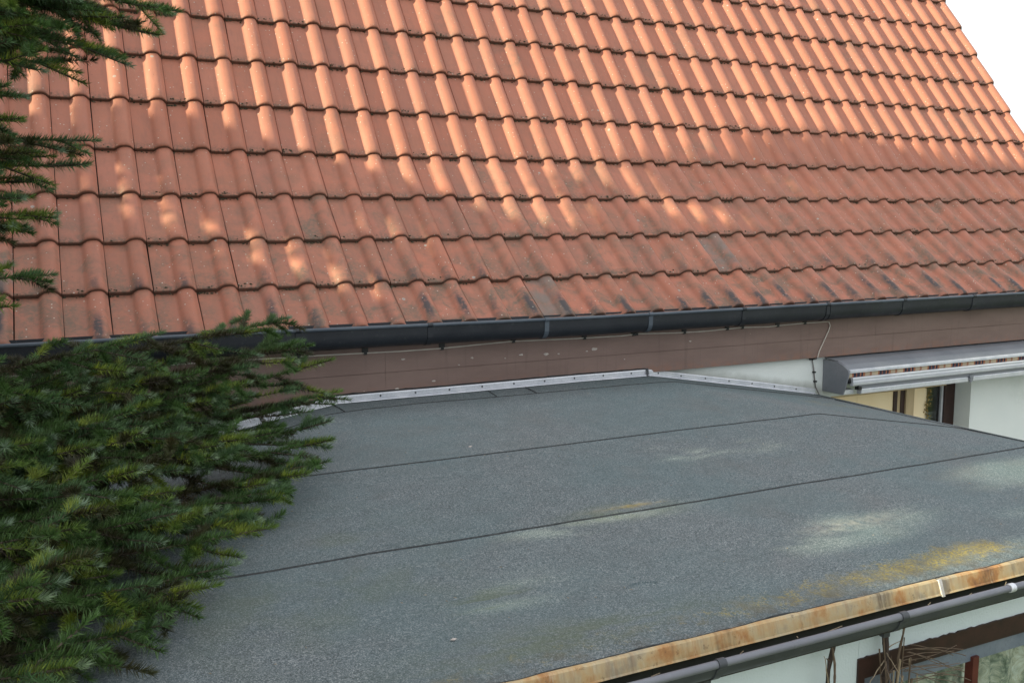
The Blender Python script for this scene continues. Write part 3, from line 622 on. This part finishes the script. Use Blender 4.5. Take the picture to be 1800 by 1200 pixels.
for k in range(n+1):
    x = 2.64+.30*k/n; y = VY+.095+.014*math.sin(x*90); vs += [(x, y, VZ0-.05), (x, y, VZ1-.02)]
cu.add(vs, [(2*i, 2*i+2, 2*i+3, 2*i+1) for i in range(n)]); cu.build('curtain', BLUEC, wnd, smooth=True)
MB().box((V0, VY+.5, VZ0-.1), (V1, VY+.52, VZ1+.05)).build('room_wall', ROOM, wnd)
# flashing along the wall, screwed, dipping at both ends
def flash(pts):
    vs = []; n = len(pts)
    for x, yb in pts:
        z = roofz(x, .05)
        vs += [(x, yb-.002, z+.038), (x, yb-.0065, z+.040), (x, yb-.0085, z+.034), (x, yb-.0085, z+.013), (x, yb-.0115, z+.011), (x, yb-.020, z+.007), (x, yb-.022, z+.003)]
    m = 7
    return MB().add(vs, [(m*i+k, m*i+m+k, m*i+m+k+1, m*i+k+1) for i in range(n-1) for k in range(m-1)]).build('flashing', ALU, ext)
f1 = flash([(x, .046) for x in np.linspace(EX0+.1, 1.29, 20)]); f2 = flash([(x, .046) for x in np.linspace(1.292, 3.205, 24)]); f3 = flash([(x, .046+.04*(min(1, (x-3.2)/.25))) for x in np.linspace(3.212, 4.60, 24)])
for f_, xs_ in ((f1, (.30,.50,.70,.90,1.10)), (f2, np.arange(1.33, 3.15, .196)), (f3, 3.30+.188*np.arange(7))):
    for x in xs_:
        yb = .046+(.04*min(1, (x-3.2)/.25) if x > 3.2 else 0); z = roofz(x, .05)+.0235+random.uniform(-.0015, .0015)
        s = MB(); s.tube([(x, yb-.008, z), (x, yb-.0095, z)], .0055, 10); s.tube([(x, yb-.0095, z), (x, yb-.0125, z)], [.0038, .003], 8)
        s.build('screw', GUTTER2, f_)
cpz = roofz(3.209, .05); MB().add([(3.197,.037,cpz+.046),(3.215,.036,cpz+.047),(3.222,.034,cpz-.004),(3.200,.018,cpz-.0),(3.197,.046,cpz+.046),(3.215,.046,cpz+.047)], [(0,1,2,3),(0,4,5,1)]).build('flashing_corner', GUTTER2, ext)
# sealant smear over the flashing
sl = MB(); vs = []
for k in range(91):
    x = .6+2.6*k/90; z = roofz(x, .05)+.040; vs += [(x, .0445, z+.001), (x, .036, z+.0045+.003*mnoise.noise(Vector((x*25, 0, 3)))), (x, .0462, z+.009+.004*mnoise.noise(Vector((x*17, 2, 3))))]
sl.add(vs, [(3*i+k, 3*i+3+k, 3*i+4+k, 3*i+1+k) for i in range(90) for k in range(2)]); sl.build('sealant_line', BITUMEN, ext)

# ------------------------------------------------------------------ little things lying on the roof
def pebble(x, y, s, mat, label, cat, name):
    b = MB(); n = 8; vs = [(x, y, roofz(x, y)+.004+s*.35)]
    for k in range(n):
        th = 2*math.pi*k/n; r = s*random.uniform(.7, 1.15); vs.append((x+math.cos(th)*r, y+math.sin(th)*r*.7, roofz(x, y)+.004))
    tag(b.add(vs, [(0, 1+k, 1+(k+1) % n) for k in range(n)]).build(name, mat), label, cat)
pebble(.871, -2.601, .0085, CHIP, 'small pale pebble lying on the grey felt near the front edge', 'pebble', 'pebble')
pebble(1.60, -.995, .011, CHIP, 'small pale crust of mortar lying on the felt below the wall flashing', 'mortar crumb', 'mortar_crumb')
nb = MB()
for k in range(170):
    x = random.uniform(.2, 3.6); y = random.uniform(-2.75, -.1)
    if x > 1.6 and random.random() < .55: continue
    a = random.uniform(0, 3.14); l = random.uniform(.006, .014); z = roofz(x, y)+.0085
    nb.add([(x, y, z), (x+math.cos(a)*l, y+math.sin(a)*l, z), (x+math.cos(a)*l*.5+.0012, y+math.sin(a)*l*.5, z+.002)], [(0,1,2)])
tag(nb.build('fallen_needles', TWIG), 'dry fallen fir needles scattered over the grey felt roof', 'needles', kind='stuff')

# ------------------------------------------------------------------ dried climbing vines on the extension wall
def vine(name, x0, y0, label, seed, ntw, rad=.012):
    rs = random.Random(seed); v = thing(name, (x0, y0, GZ), label, 'vine', 'dried vines on the extension wall')
    def wob(z, a): return (x0+.012*math.sin(z*9+a)+.006*math.sin(z*31+a), y0+.01*math.cos(z*8+a))
    zs = np.linspace(GZ, -.600, 70)
    MB().tube([(wob(z, seed)[0], wob(z, seed)[1], z) for z in zs], [rad*(1-.2*(i/70))*(1+.16*math.sin(i*1.7)+.1*math.sin(i*.63)) for i in range(70)], 8).build('stem', VINE, v, smooth=True)
    MB().tube([(wob(z, seed+2.4)[0]+.008, wob(z, seed+2.4)[1]-.015, z) for z in zs], [.0035*(1+.3*math.sin(i*2.1)) for i in range(70)], 6).build('stem', TWIGD, v, smooth=True)
    tw = MB(); td = MB()
    for k in range(ntw):
        z = rs.uniform(-1.3, -.66); x, y = wob(z, seed); p = Vector((x, y, z)); d = Vector((rs.gauss(.25, .8), rs.uniform(-.5, .15), rs.uniform(-.2, .9))).normalized()
        L = rs.uniform(.05, .20); pts = [p]; q = 6
        for s in range(q):
            d = (d+Vector((rs.uniform(-.25, .25), rs.uniform(-.2, .12), rs.uniform(-.35, .12)))).normalized(); pp = pts[-1]+d*L/q
            if pp.y > VY-.010: pp.y = VY-.010
            if pp.z > -.615: pp.z = -.615
            pts.append(pp)
        (tw if rs.random() < .55 else td).tube(pts, [.0022*(1-.6*s/q) for s in range(q+1)], 4)
    tw.build('twigs', TWIG, v)['kind'] = 'stuff'; td.build('twigs', TWIGD, v)['kind'] = 'stuff'
    return v, rs
vine('dried_vine', 1.868, -2.835, 'bare dry vine stem with few twigs, left of the window under the lower gutter', 1, 12, .0085)
v2, rs = vine('dried_vine', 2.10, -2.84, 'bundle of dry vine stems and many thin twigs in front of the lower window corner', 5, 42)
ex = MB(); exd = MB()
for k in range(13):                                # upright bundle
    x = 2.10+rs.uniform(-.01, .075); pts = []; top = rs.uniform(-.80, -.61)
    lean = rs.uniform(-.08, .08)
    for s in range(8):
        z = -1.4+(top+1.4)*s/7; pts.append((x+lean*s/7+.006*math.sin(s*2+k), -2.84-rs.uniform(0, .03), z))
    (ex if k % 2 else exd).tube(pts, rs.uniform(.0014, .0032), 5)
for k in range(16):                                # long fine runners to the right
    p = Vector((2.16+rs.uniform(-.02, .04), -2.845, rs.uniform(-.80, -.66))); d = Vector((1, -.15, rs.uniform(-.45, .15))).normalized(); pts = [p]
    for s in range(9):
        d = (d+Vector((0, rs.uniform(-.05, .06), rs.uniform(-.12, .08)))).normalized(); pp = pts[-1]+d*rs.uniform(.015, .028); pp.y = min(pp.y, VY-.012); pts.append(pp)
    exd.tube(pts, .0012, 4)
ex.build('stem_bundle', TWIG, v2)['kind'] = 'stuff'; exd.build('runners', TWIGD, v2)['kind'] = 'stuff'

# ------------------------------------------------------------------ fir trees
NOUT = []                                           # colours
def hit_lit(p):                                     # does the sun reach the roofs through this point of a crown? (crown gaps shaped to place the sun patches)
    x, y, z = p
    # flat roof
    t = (z+.48)/SUN.z; hx = x-SUN.x*t; hy = y-SUN.y*t
    if hy < .03 and hy > -2.9 and EX0 < hx < EX1:
        for cx, cy, rx, ry_ in ((2.40,-2.385,.36,.09), (2.70,-1.42,.40,.14), (1.80,-1.93,.36,.10), (3.60,-2.16,.36,.12), (1.10,-2.42,.17,.06), (2.40,-2.75,.38,.10), (3.2,-2.6,.25,.08)):
            if ((hx-cx)/rx)**2+((hy-cy)/ry_)**2 < 1.25: return True
        return False
    yy = y
    for _ in range(3):
        if yy < 0 or yy > 3.3: return yy > 3.3
        zz = float(np.interp(yy, YJ, ZJ)); dx = (z-zz)/SUN.z*(-SUN.x); yy = y-dx*SUN.y/(-SUN.x)
    hx = x+dx
    if hx < -.6: return False
    edge = np.interp(hx, [-1, .3, 1.2, 1.6, 2.2, 2.8, 3.3, 4.0, 4.7, 5.3, 6, 7, 9], [1.2, 1.17, 1.12, 1.04, .87, .76, .82, .98, 1.03, 1.20, 1.20, 1.10, 1.0])
    v = mnoise.noise(Vector((hx*1.6, yy*6, 2.2)))*.5+mnoise.noise(Vector((hx*4.2, yy*13, 5.2)))*.35
    return yy+v*.16 > edge or (yy > edge-.5 and v > .29) or any(((hx-a)/.25)**2+((yy-b)/(.045 if hx < 1.5 else .062))**2 < 1 for a, b in ((1.08,.48), (1.35,.42), (.60,.84), (.68,.66), (1.62,.24), (2.75,.69), (3.30,.66), (4.15,.64), (4.55,.60), (3.0,.86), (3.9,.86), (4.4,1.08), (5.0,1.10), (2.1,.5)))
def needles_proto(L, n, nl, spread, seed, flat=.0):
    r = np.random.default_rng(seed); t = r.random(n)**.9*L; th = r.normal(0, 1.15, n)
    th = np.where(r.random(n) < .25, r.uniform(-np.pi, np.pi, n), th)      # mostly the upper side
    rad = np.stack([np.zeros(n), np.sin(th), np.cos(th)], 1); ax = np.zeros((n, 3)); ax[:, 0] = 1
    endk = np.clip((t/L-.75)*4, 0, 1)[:, None]
    d = rad*(spread*(1-.45*endk))+ax*(.52+.6*endk)+r.normal(0, .10, (n, 3)); d /= np.linalg.norm(d, axis=1)[:, None]
    ln = nl*r.uniform(.75, 1.1, n)*(1-.25*endk[:, 0]); b = np.zeros((n, 3)); b[:, 0] = t; b += rad*.0015
    tip = b+d*ln[:, None]+np.array([.15, 0, .1])*ln[:, None]*.25
    side = np.cross(d, rad+r.normal(0, .4, (n, 3))); side /= np.linalg.norm(side, axis=1)[:, None]+1e-9
    return b, tip, side, t/L, r
PROT = [needles_proto(.1, 230, .0285, 1.15, s) for s in range(8)]
def emit(sleeves, wd=.00125):
    """sleeves: (pos, dir, up, length, kind) -> needle triangles and colours"""
    V = []; C = []
    for k, (p, d, up, L, kd) in enumerate(sleeves):
        b, tip, side, tt, _ = PROT[k % 8]
        d = np.array(d); d = d/np.linalg.norm(d); y = np.cross(up, d); ny = np.linalg.norm(y)
        if ny < 1e-4: y = np.array([0, 1., 0])
        else: y = y/ny
        z = np.cross(d, y); Mx = np.stack([d, y, z]); sc = np.array([L/.1, 1, 1])
        bb = (b*sc)@Mx+p; tt_ = bb+(tip-b)@Mx; sd_ = side@Mx*wd
        tri = np.stack([bb-sd_, bb+sd_, tt_+sd_*.35], 1); V.append(tri.reshape(-1, 3))
        n = len(b); h = rng.random()
        if kd == 'new': c0 = np.array([.20, .24, .025])*(.75+.5*h); c1 = np.array([.10, .165, .032])
        elif kd == 'mid': c0 = np.array([.052, .098, .024])*(.6+.6*h); c1 = np.array([.066, .130, .034])*(.8+.4*h)
        elif kd == 'blue': c0 = np.array([.042, .092, .032])*(.7+.6*h); c1 = np.array([.085, .150, .062])
        else: c0 = np.array([.050, .037, .014])*(.5+.6*h); c1 = np.array([.046, .050, .017])*(.6+.5*h)
        f = np.clip(tt*1.15, 0, 1)[:, None]; c = c0*(1-f)+c1*f; c = c*rng.uniform(.6, 1.45, (n, 1))
        if kd in ('blue', 'new') and rng.random() < .42:
            e = tt > .86; c[e] = c[e]*.5+np.array([.28, .36, .27])*.5
        C.append(np.repeat(c, 3, 0))
    return np.concatenate(V), np.concatenate(C)
def tri_object(name, V, C, mat, parent):
    V = V-np.array(wloc(parent)); n = len(V)//3; me = bpy.data.meshes.new(name)
    me.vertices.add(len(V)); me.vertices.foreach_set('co', V.astype(np.float32).ravel()); me.loops.add(len(V)); me.loops.foreach_set('vertex_index', np.arange(len(V), dtype=np.int32))
    me.polygons.add(n); me.polygons.foreach_set('loop_start', np.arange(0, 3*n, 3, dtype=np.int32)); me.update(calc_edges=True)
    a = me.color_attributes.new('needle_colour', 'FLOAT_COLOR', 'POINT'); a.data.foreach_set('color', np.concatenate([C, np.ones((len(C), 1))], 1).astype(np.float32).ravel())
    me.materials.append(mat); o = bpy.data.objects.new(name, me); COL.objects.link(o); o.parent = parent; o['kind'] = 'stuff'; return o
def nrm(v): return v/np.linalg.norm(v)
UPZ = np.array([0, 0, 1.])
def inview(p, m=60):
    q = pix(p); return q[2] > .1 and -m-190 < q[0] < 1900 and -m-20 < q[1] < 1300
def bough(tree, tip, trunk_xy, r_, start_drop=.0, dens=1.0, lmax=.36, tipup=.10):
    tip = np.array(tip, float); base = np.array([trunk_xy[0], trunk_xy[1], tip[2]+start_drop])
    hd = tip-base; Lh = np.linalg.norm(hd)
    ctrl = (base+tip)/2+np.array([0, 0, -.06*Lh*.5-tipup*.4]); ctrl[1] += r_.uniform(-.12, .12)
    P = [(1-t)**2*base+2*t*(1-t)*ctrl+t*t*tip for t in np.linspace(0, 1, 40)]; P = np.array(P)
    P[:, 2] += tipup*np.linspace(0, 1, 40)**5
    P[:, 2] -= tipup
    seg = np.linalg.norm(np.diff(P, axis=0), axis=1); S = np.concatenate([[0], np.cumsum(seg)]); TL = S[-1]
    at = lambda s: np.array([np.interp(s, S, P[:, k]) for k in range(3)])
    sl = []; wood = MB()
    wood.tube([tuple(p) for p in P[::3]], [max(.0028, .016*(1-i/14)**1.3) for i in range(len(P[::3]))], 6)
    def add(p, d, L, kd):
        q = p+d*L; zr = roofz(min(max(p[0], -.95), 4.6), min(max(p[1], -2.85), .05))
        if q[2] < zr+.02: d = nrm(d+np.array([0, 0, (zr+.02-q[2])/L+.1]))
        if p[2] < zr+.01: p = p+np.array([0, 0, zr+.012-p[2]])
        sl.append((p, d, nrm(UPZ+r_.normal(0, .22, 3)), L, kd)); return p+d*L
    s = TL
    first = True
    # sleeves along the axis
    k = 0
    while s > .1:
        a = at(s-.1); b = at(s)
        if inview(a): add(a, nrm(b-a), .125 if k == 0 else .105, ('new' if r_.random() < .6 else 'blue') if k == 0 else ('mid' if k < 3 else 'old'))
        s -= .1; k += 1
    # side twigs
    s = TL-.09; k = 0
    while s > .15:
        p = at(s); d0 = nrm(at(min(s+.05, TL))-at(s-.05)); fr_ = (TL-s)/TL
        L2 = min(lmax, .10+.50*(TL-s))*r_.uniform(.7, 1.1)
        lat0 = nrm(np.cross(UPZ, d0))
        for sg in (-1, 1):
            if r_.random() > .76*dens: continue
            if not inview(p, 300): continue
            ang = r_.uniform(.75, 1.05); d = nrm(d0*math.cos(ang)+lat0*sg*math.sin(ang)+np.array([0, 0, r_.uniform(-.48, .24)]))
            q = p.copy(); n = max(1, int(round(L2/.12))); l = L2/n; pts = [tuple(q)]
            for j in range(n):
                d = nrm(d+d0*.10+r_.normal(0, .05, 3)+np.array([0, 0, -.015 if j < n-1 else .10])); last = j == n-1
                kd = ('new' if r_.random() < .30 else ('blue' if r_.random() < .5 else 'mid')) if last else ('old' if (j < n-2 or r_.random() < .4) else 'mid')
                if inview(q): q2 = add(q, d, l*1.08, kd)
                else: q2 = q+d*l
                if n > 1 or True:
                    lat = nrm(np.cross(UPZ, d))
                    for s3 in (-1, 1):
                        if r_.random() < (.58 if not last else .4) and inview(q):
                            a3 = r_.uniform(.6, 1.0); d3 = nrm(d*math.cos(a3)+lat*s3*math.sin(a3)+np.array([0, 0, r_.uniform(-.55, .22)]))
                            l3 = r_.uniform(.075, .125); q0 = q+d*l*r_.uniform(.1, .8)
                            kk = r_.random(); add(q0, d3, l3, 'new' if kk < .08 else 'blue' if kk < .25 else 'mid' if kk < .60 else 'old')
                q = q+d*l; pts.append(tuple(q))
            if len(pts) > 1: wood.tube(pts, [max(.0016, .004*(1-i/len(pts))) for i in range(len(pts))], 4)
        s -= .125/dens; k += 1
    o = wood.build('bough', BARK, tree, smooth=True)
    if sl:
        V, C = emit(sl); tri_object('needles', V, C, NEEDLE, o)
    return len(sl)
def spray_cloud(tree, pts, size, parent_name='crown'):
    """far or off-frame foliage: little fans of narrow leaf-dark blades"""
    V = []; C = []; nb = 26
    r = np.random.default_rng(len(pts)); 
    for p in pts:
        out = np.array([p[0]-tree.location.x, p[1]-tree.location.y, -.25]); out = nrm(out+r.normal(0, .35, 3)); lat = nrm(np.cross(UPZ, out)); up = np.cross(out, lat)
        s = size*r.uniform(.7, 1.3); t = r.random(nb)*s; sg = r.choice([-1, 1], nb)
        b = p+out*t[:, None]; d = out*.55+lat*(sg*.8)[:, None]+up*r.normal(0, .45, nb)[:, None]; ln = .55*s*(1.1-t/s)*r.uniform(.6, 1, nb)
        tip = b+d*ln[:, None]; sd_ = np.cross(d, up+r.normal(0, .5, (nb, 3))); sd_ /= np.linalg.norm(sd_, axis=1)[:, None]; sd_ *= .012
        V.append(np.stack([b-sd_, b+sd_, tip], 1).reshape(-1, 3)); c = np.array([.035, .07, .032])*r.uniform(.6, 1.5, (nb, 1)); C.append(np.repeat(c, 3, 0))
    return tri_object(parent_name, np.concatenate(V), np.concatenate(C), NEEDLE, tree)

fir = thing('fir_tree', (-2.15, -1.95, GZ), 'dark green fir whose boughs reach over the flat roof at the left', 'tree')
MB().tube([(-2.15+.02*math.sin(z), -1.95, z) for z in np.linspace(GZ, 6.5, 20)], [.17*(1-i/21)+.015 for i in range(20)], 12).build('trunk', BARK, fir, smooth=True)
r_ = np.random.default_rng(11); TXY = (-2.15, -1.95); nsl = 0
TIPS = [(.34,-1.15,.13), (.90,-.63,.11), (.93,-.75,.02), (1.0,-.78,-.07), (1.09,-.72,-.21), (.95,-1.01,-.28), (.91,-1.22,-.30), (.81,-1.41,-.33), (.66,-1.60,-.35), (.53,-1.79,-.36), (.54,-2.0,-.35), (.40,-2.2,-.37), (.34,-2.3,-.38), (.19,-2.38,-.32), (.21,-2.46,-.39), (.03,-2.75,-.32), (.16,-2.02,-.22), (.22,-1.91,-.16), (.36,-1.6,-.13), (.04,-2.32,-.18), (-.03,-2.65,-.21), (.0,-2.55,-.22), (-.04,-1.35,-.02), (.15,-1.47,-.10), (.60,-1.0,-.10), (-.09,-1.88,-.12), (.55,-1.05,-.20), (.45,-1.35,-.25), (.30,-1.7,-.33), (.12,-2.1,-.38), (.05,-1.0,-.02), (-.05,-1.7,-.10), (.25,-1.2,-.14), (.35,-1.1,-.03), (.08,-1.2,-.05), (.55,-.95,-.08), (.20,-.95,-.01), (.42,-.85,-.02), (-.05,-1.1,-.08), (.30,-1.3,-.09)]
rf = np.random.default_rng(5)
for k in range(24):
    yy = rf.uniform(-2.55, -.75) if k < 12 else rf.uniform(-1.35, -.6); xm = float(np.interp(yy, [-2.6, -2.0, -1.2, -.7], [.02, .38, .72, .80]))
    TIPS.append((xm-rf.uniform(.02, .75), yy, rf.uniform(-.34, -.13) if k % 4 else rf.uniform(-.16, -.06)))
for i, t in enumerate(TIPS):
    nsl += bough(fir, t, TXY, r_, start_drop=r_.uniform(-.05, .12) if t[2] > -.12 else .12+r_.uniform(-.1, .2), tipup=.05)
TOPS = [(.42,-1.21,1.22), (.25,-1.27,1.06), (.36,-1.19,1.15), (.02,-1.40,.98), (.15,-1.30,1.20), (.16,-1.33,.78), (.12,-1.33,.70), (-.05,-1.35,.83), (.03,-1.32,.55), (-.04,-1.36,.60), (.01,-1.40,.36), (-.10,-1.44,.27), (.10,-1.25,1.10), (-.02,-1.30,1.16), (.22,-1.15,1.22), (.0,-1.42,1.07), (.0,-1.30,.74), (-.08,-1.30,.66), (-.06,-1.38,.90), (-.05,-1.30,.50)]
TOPS += [(x-.13, y+.06, z-.05) for x, y, z in TOPS[:8]]+[(x-.22, y-.05, z+.05) for x, y, z in TOPS[:5]]
for i, t in enumerate(TOPS):
    nsl += bough(fir, t, (TXY[0], TXY[1]+.2), r_, start_drop=.35 if t[2] > .95 else .2, lmax=.27 if t[2] > .95 else .19, tipup=-.03 if t[2] > .95 else .03)
print('sleeves', nsl)
def outofview(p): return not inview(p, 170)
def cone_points(cx, cy, zb, zt, R, n, seed, keep):
    r = np.random.default_rng(seed); out = []
    while len(out) < n:
        z = r.uniform(zb, zt); f = (zt-z)/(zt-zb); rad = R*min(1, f*1.9)**.8; tier = .5+.5*math.cos(z*2*math.pi/.45)
        a = r.uniform(0, 2*math.pi); q = math.sqrt(r.random())*rad*(.82+.18*tier); p = np.array([cx+q*math.cos(a), cy+q*math.sin(a), z-.18*q])
        if r.random() > .25+.75*(q/rad): continue
        if keep(p): out.append(p)
        elif r.random() < .002: n -= 1
    return out
def keep1(p):
    x, y, z = p
    if inview(p, 360): return False
    if y > -.15 and z < float(np.interp(y, YJ, ZJ))+.25: return False
    if x > -.45 and z < -.2: return False
    return not hit_lit(p)
spray_cloud(fir, cone_points(-2.15, -1.95, -2.6, 6.6, 2.0, 4500, 3, keep1), .24)
fir2 = thing('fir_tree', (-6.3, -1.15, GZ), 'tall fir standing left of the house beyond the nearer fir', 'tree')
MB().tube([(-6.3, -1.15, z) for z in np.linspace(GZ, 11.5, 16)], [.25*(1-i/17)+.02 for i in range(16)], 12).build('trunk', BARK, fir2, smooth=True)
def keep2(p): return p[0] < -3.7 and p[1] < 1.6 and not any(hit_lit(p+np.array([0, d, e])) for d, e in ((0, 0), (-.09, 0), (.05, .05)))
def dense_points(n, seed):                         # sprays added along sun rays to shade the roofs, with gaps kept
    r = np.random.default_rng(seed); out = []
    while len(out) < n:
        if r.random() < .5: s_ = np.array([r.uniform(-.2, 4.8), r.uniform(-2.95, .05), -.47])
        else:
            y = r.uniform(-.15, 1.35); s_ = np.array([r.uniform(-.6, 8.5), y, float(np.interp(y, YJ, ZJ))])
        x = -6.3+r.normal(0, .9); p = s_+np.array(SUN)*((x-s_[0])/SUN.x)
        if keep2(p): out.append(p)
    return out
spray_cloud(fir2, cone_points(-6.3, -1.15, -2.6, 12, 2.6, 2500, 4, keep2)+dense_points(18000, 8), .165)

# ------------------------------------------------------------------ garden shrubs in front of the extension (mirrored in the lower window)
def shrub(x, y, s, label, seed):
    r = np.random.default_rng(seed); t = thing('garden_shrub', (x, y, GZ), label, 'shrub', 'shrubs in the front garden'); b = MB()
    for k in range(900):
        d = nrm(r.normal(0, 1, 3)); q = s*(.55+.45*r.random())*(1+.2*math.sin(d[0]*5)); c = np.array([x, y, GZ+s*.9])+d*q*np.array([1, 1, .9]); a = nrm(r.normal(0, 1, 3))*.05; e = nrm(np.cross(a, r.normal(0, 1, 3)))*.03
        b.add([c-a, c+e, c+a, c-e], [(0,1,2,3)])
    b.build('foliage', SHRUB, t)['kind'] = 'stuff'
    MB().tube([(x, y, GZ), (x, y, GZ+s*.9)], .04, 6).build('stem', BARK, t)
for k, (x, y, s) in enumerate([(2.2,-5.8,.8), (3.9,-6.2,.9), (5.4,-6.0,.7), (6.6,-7.5,1.2), (3.0,-8.0,1.1)]):
    shrub(x, y, s, ['low green shrub on the lawn, closest to the vine-covered window', 'medium green shrub on the lawn between two smaller ones', 'small round shrub on the lawn near the terrace', 'largest shrub in the garden, out by the terrace side', 'large shrub at the back of the lawn, farthest from the extension'][k], 50+k)
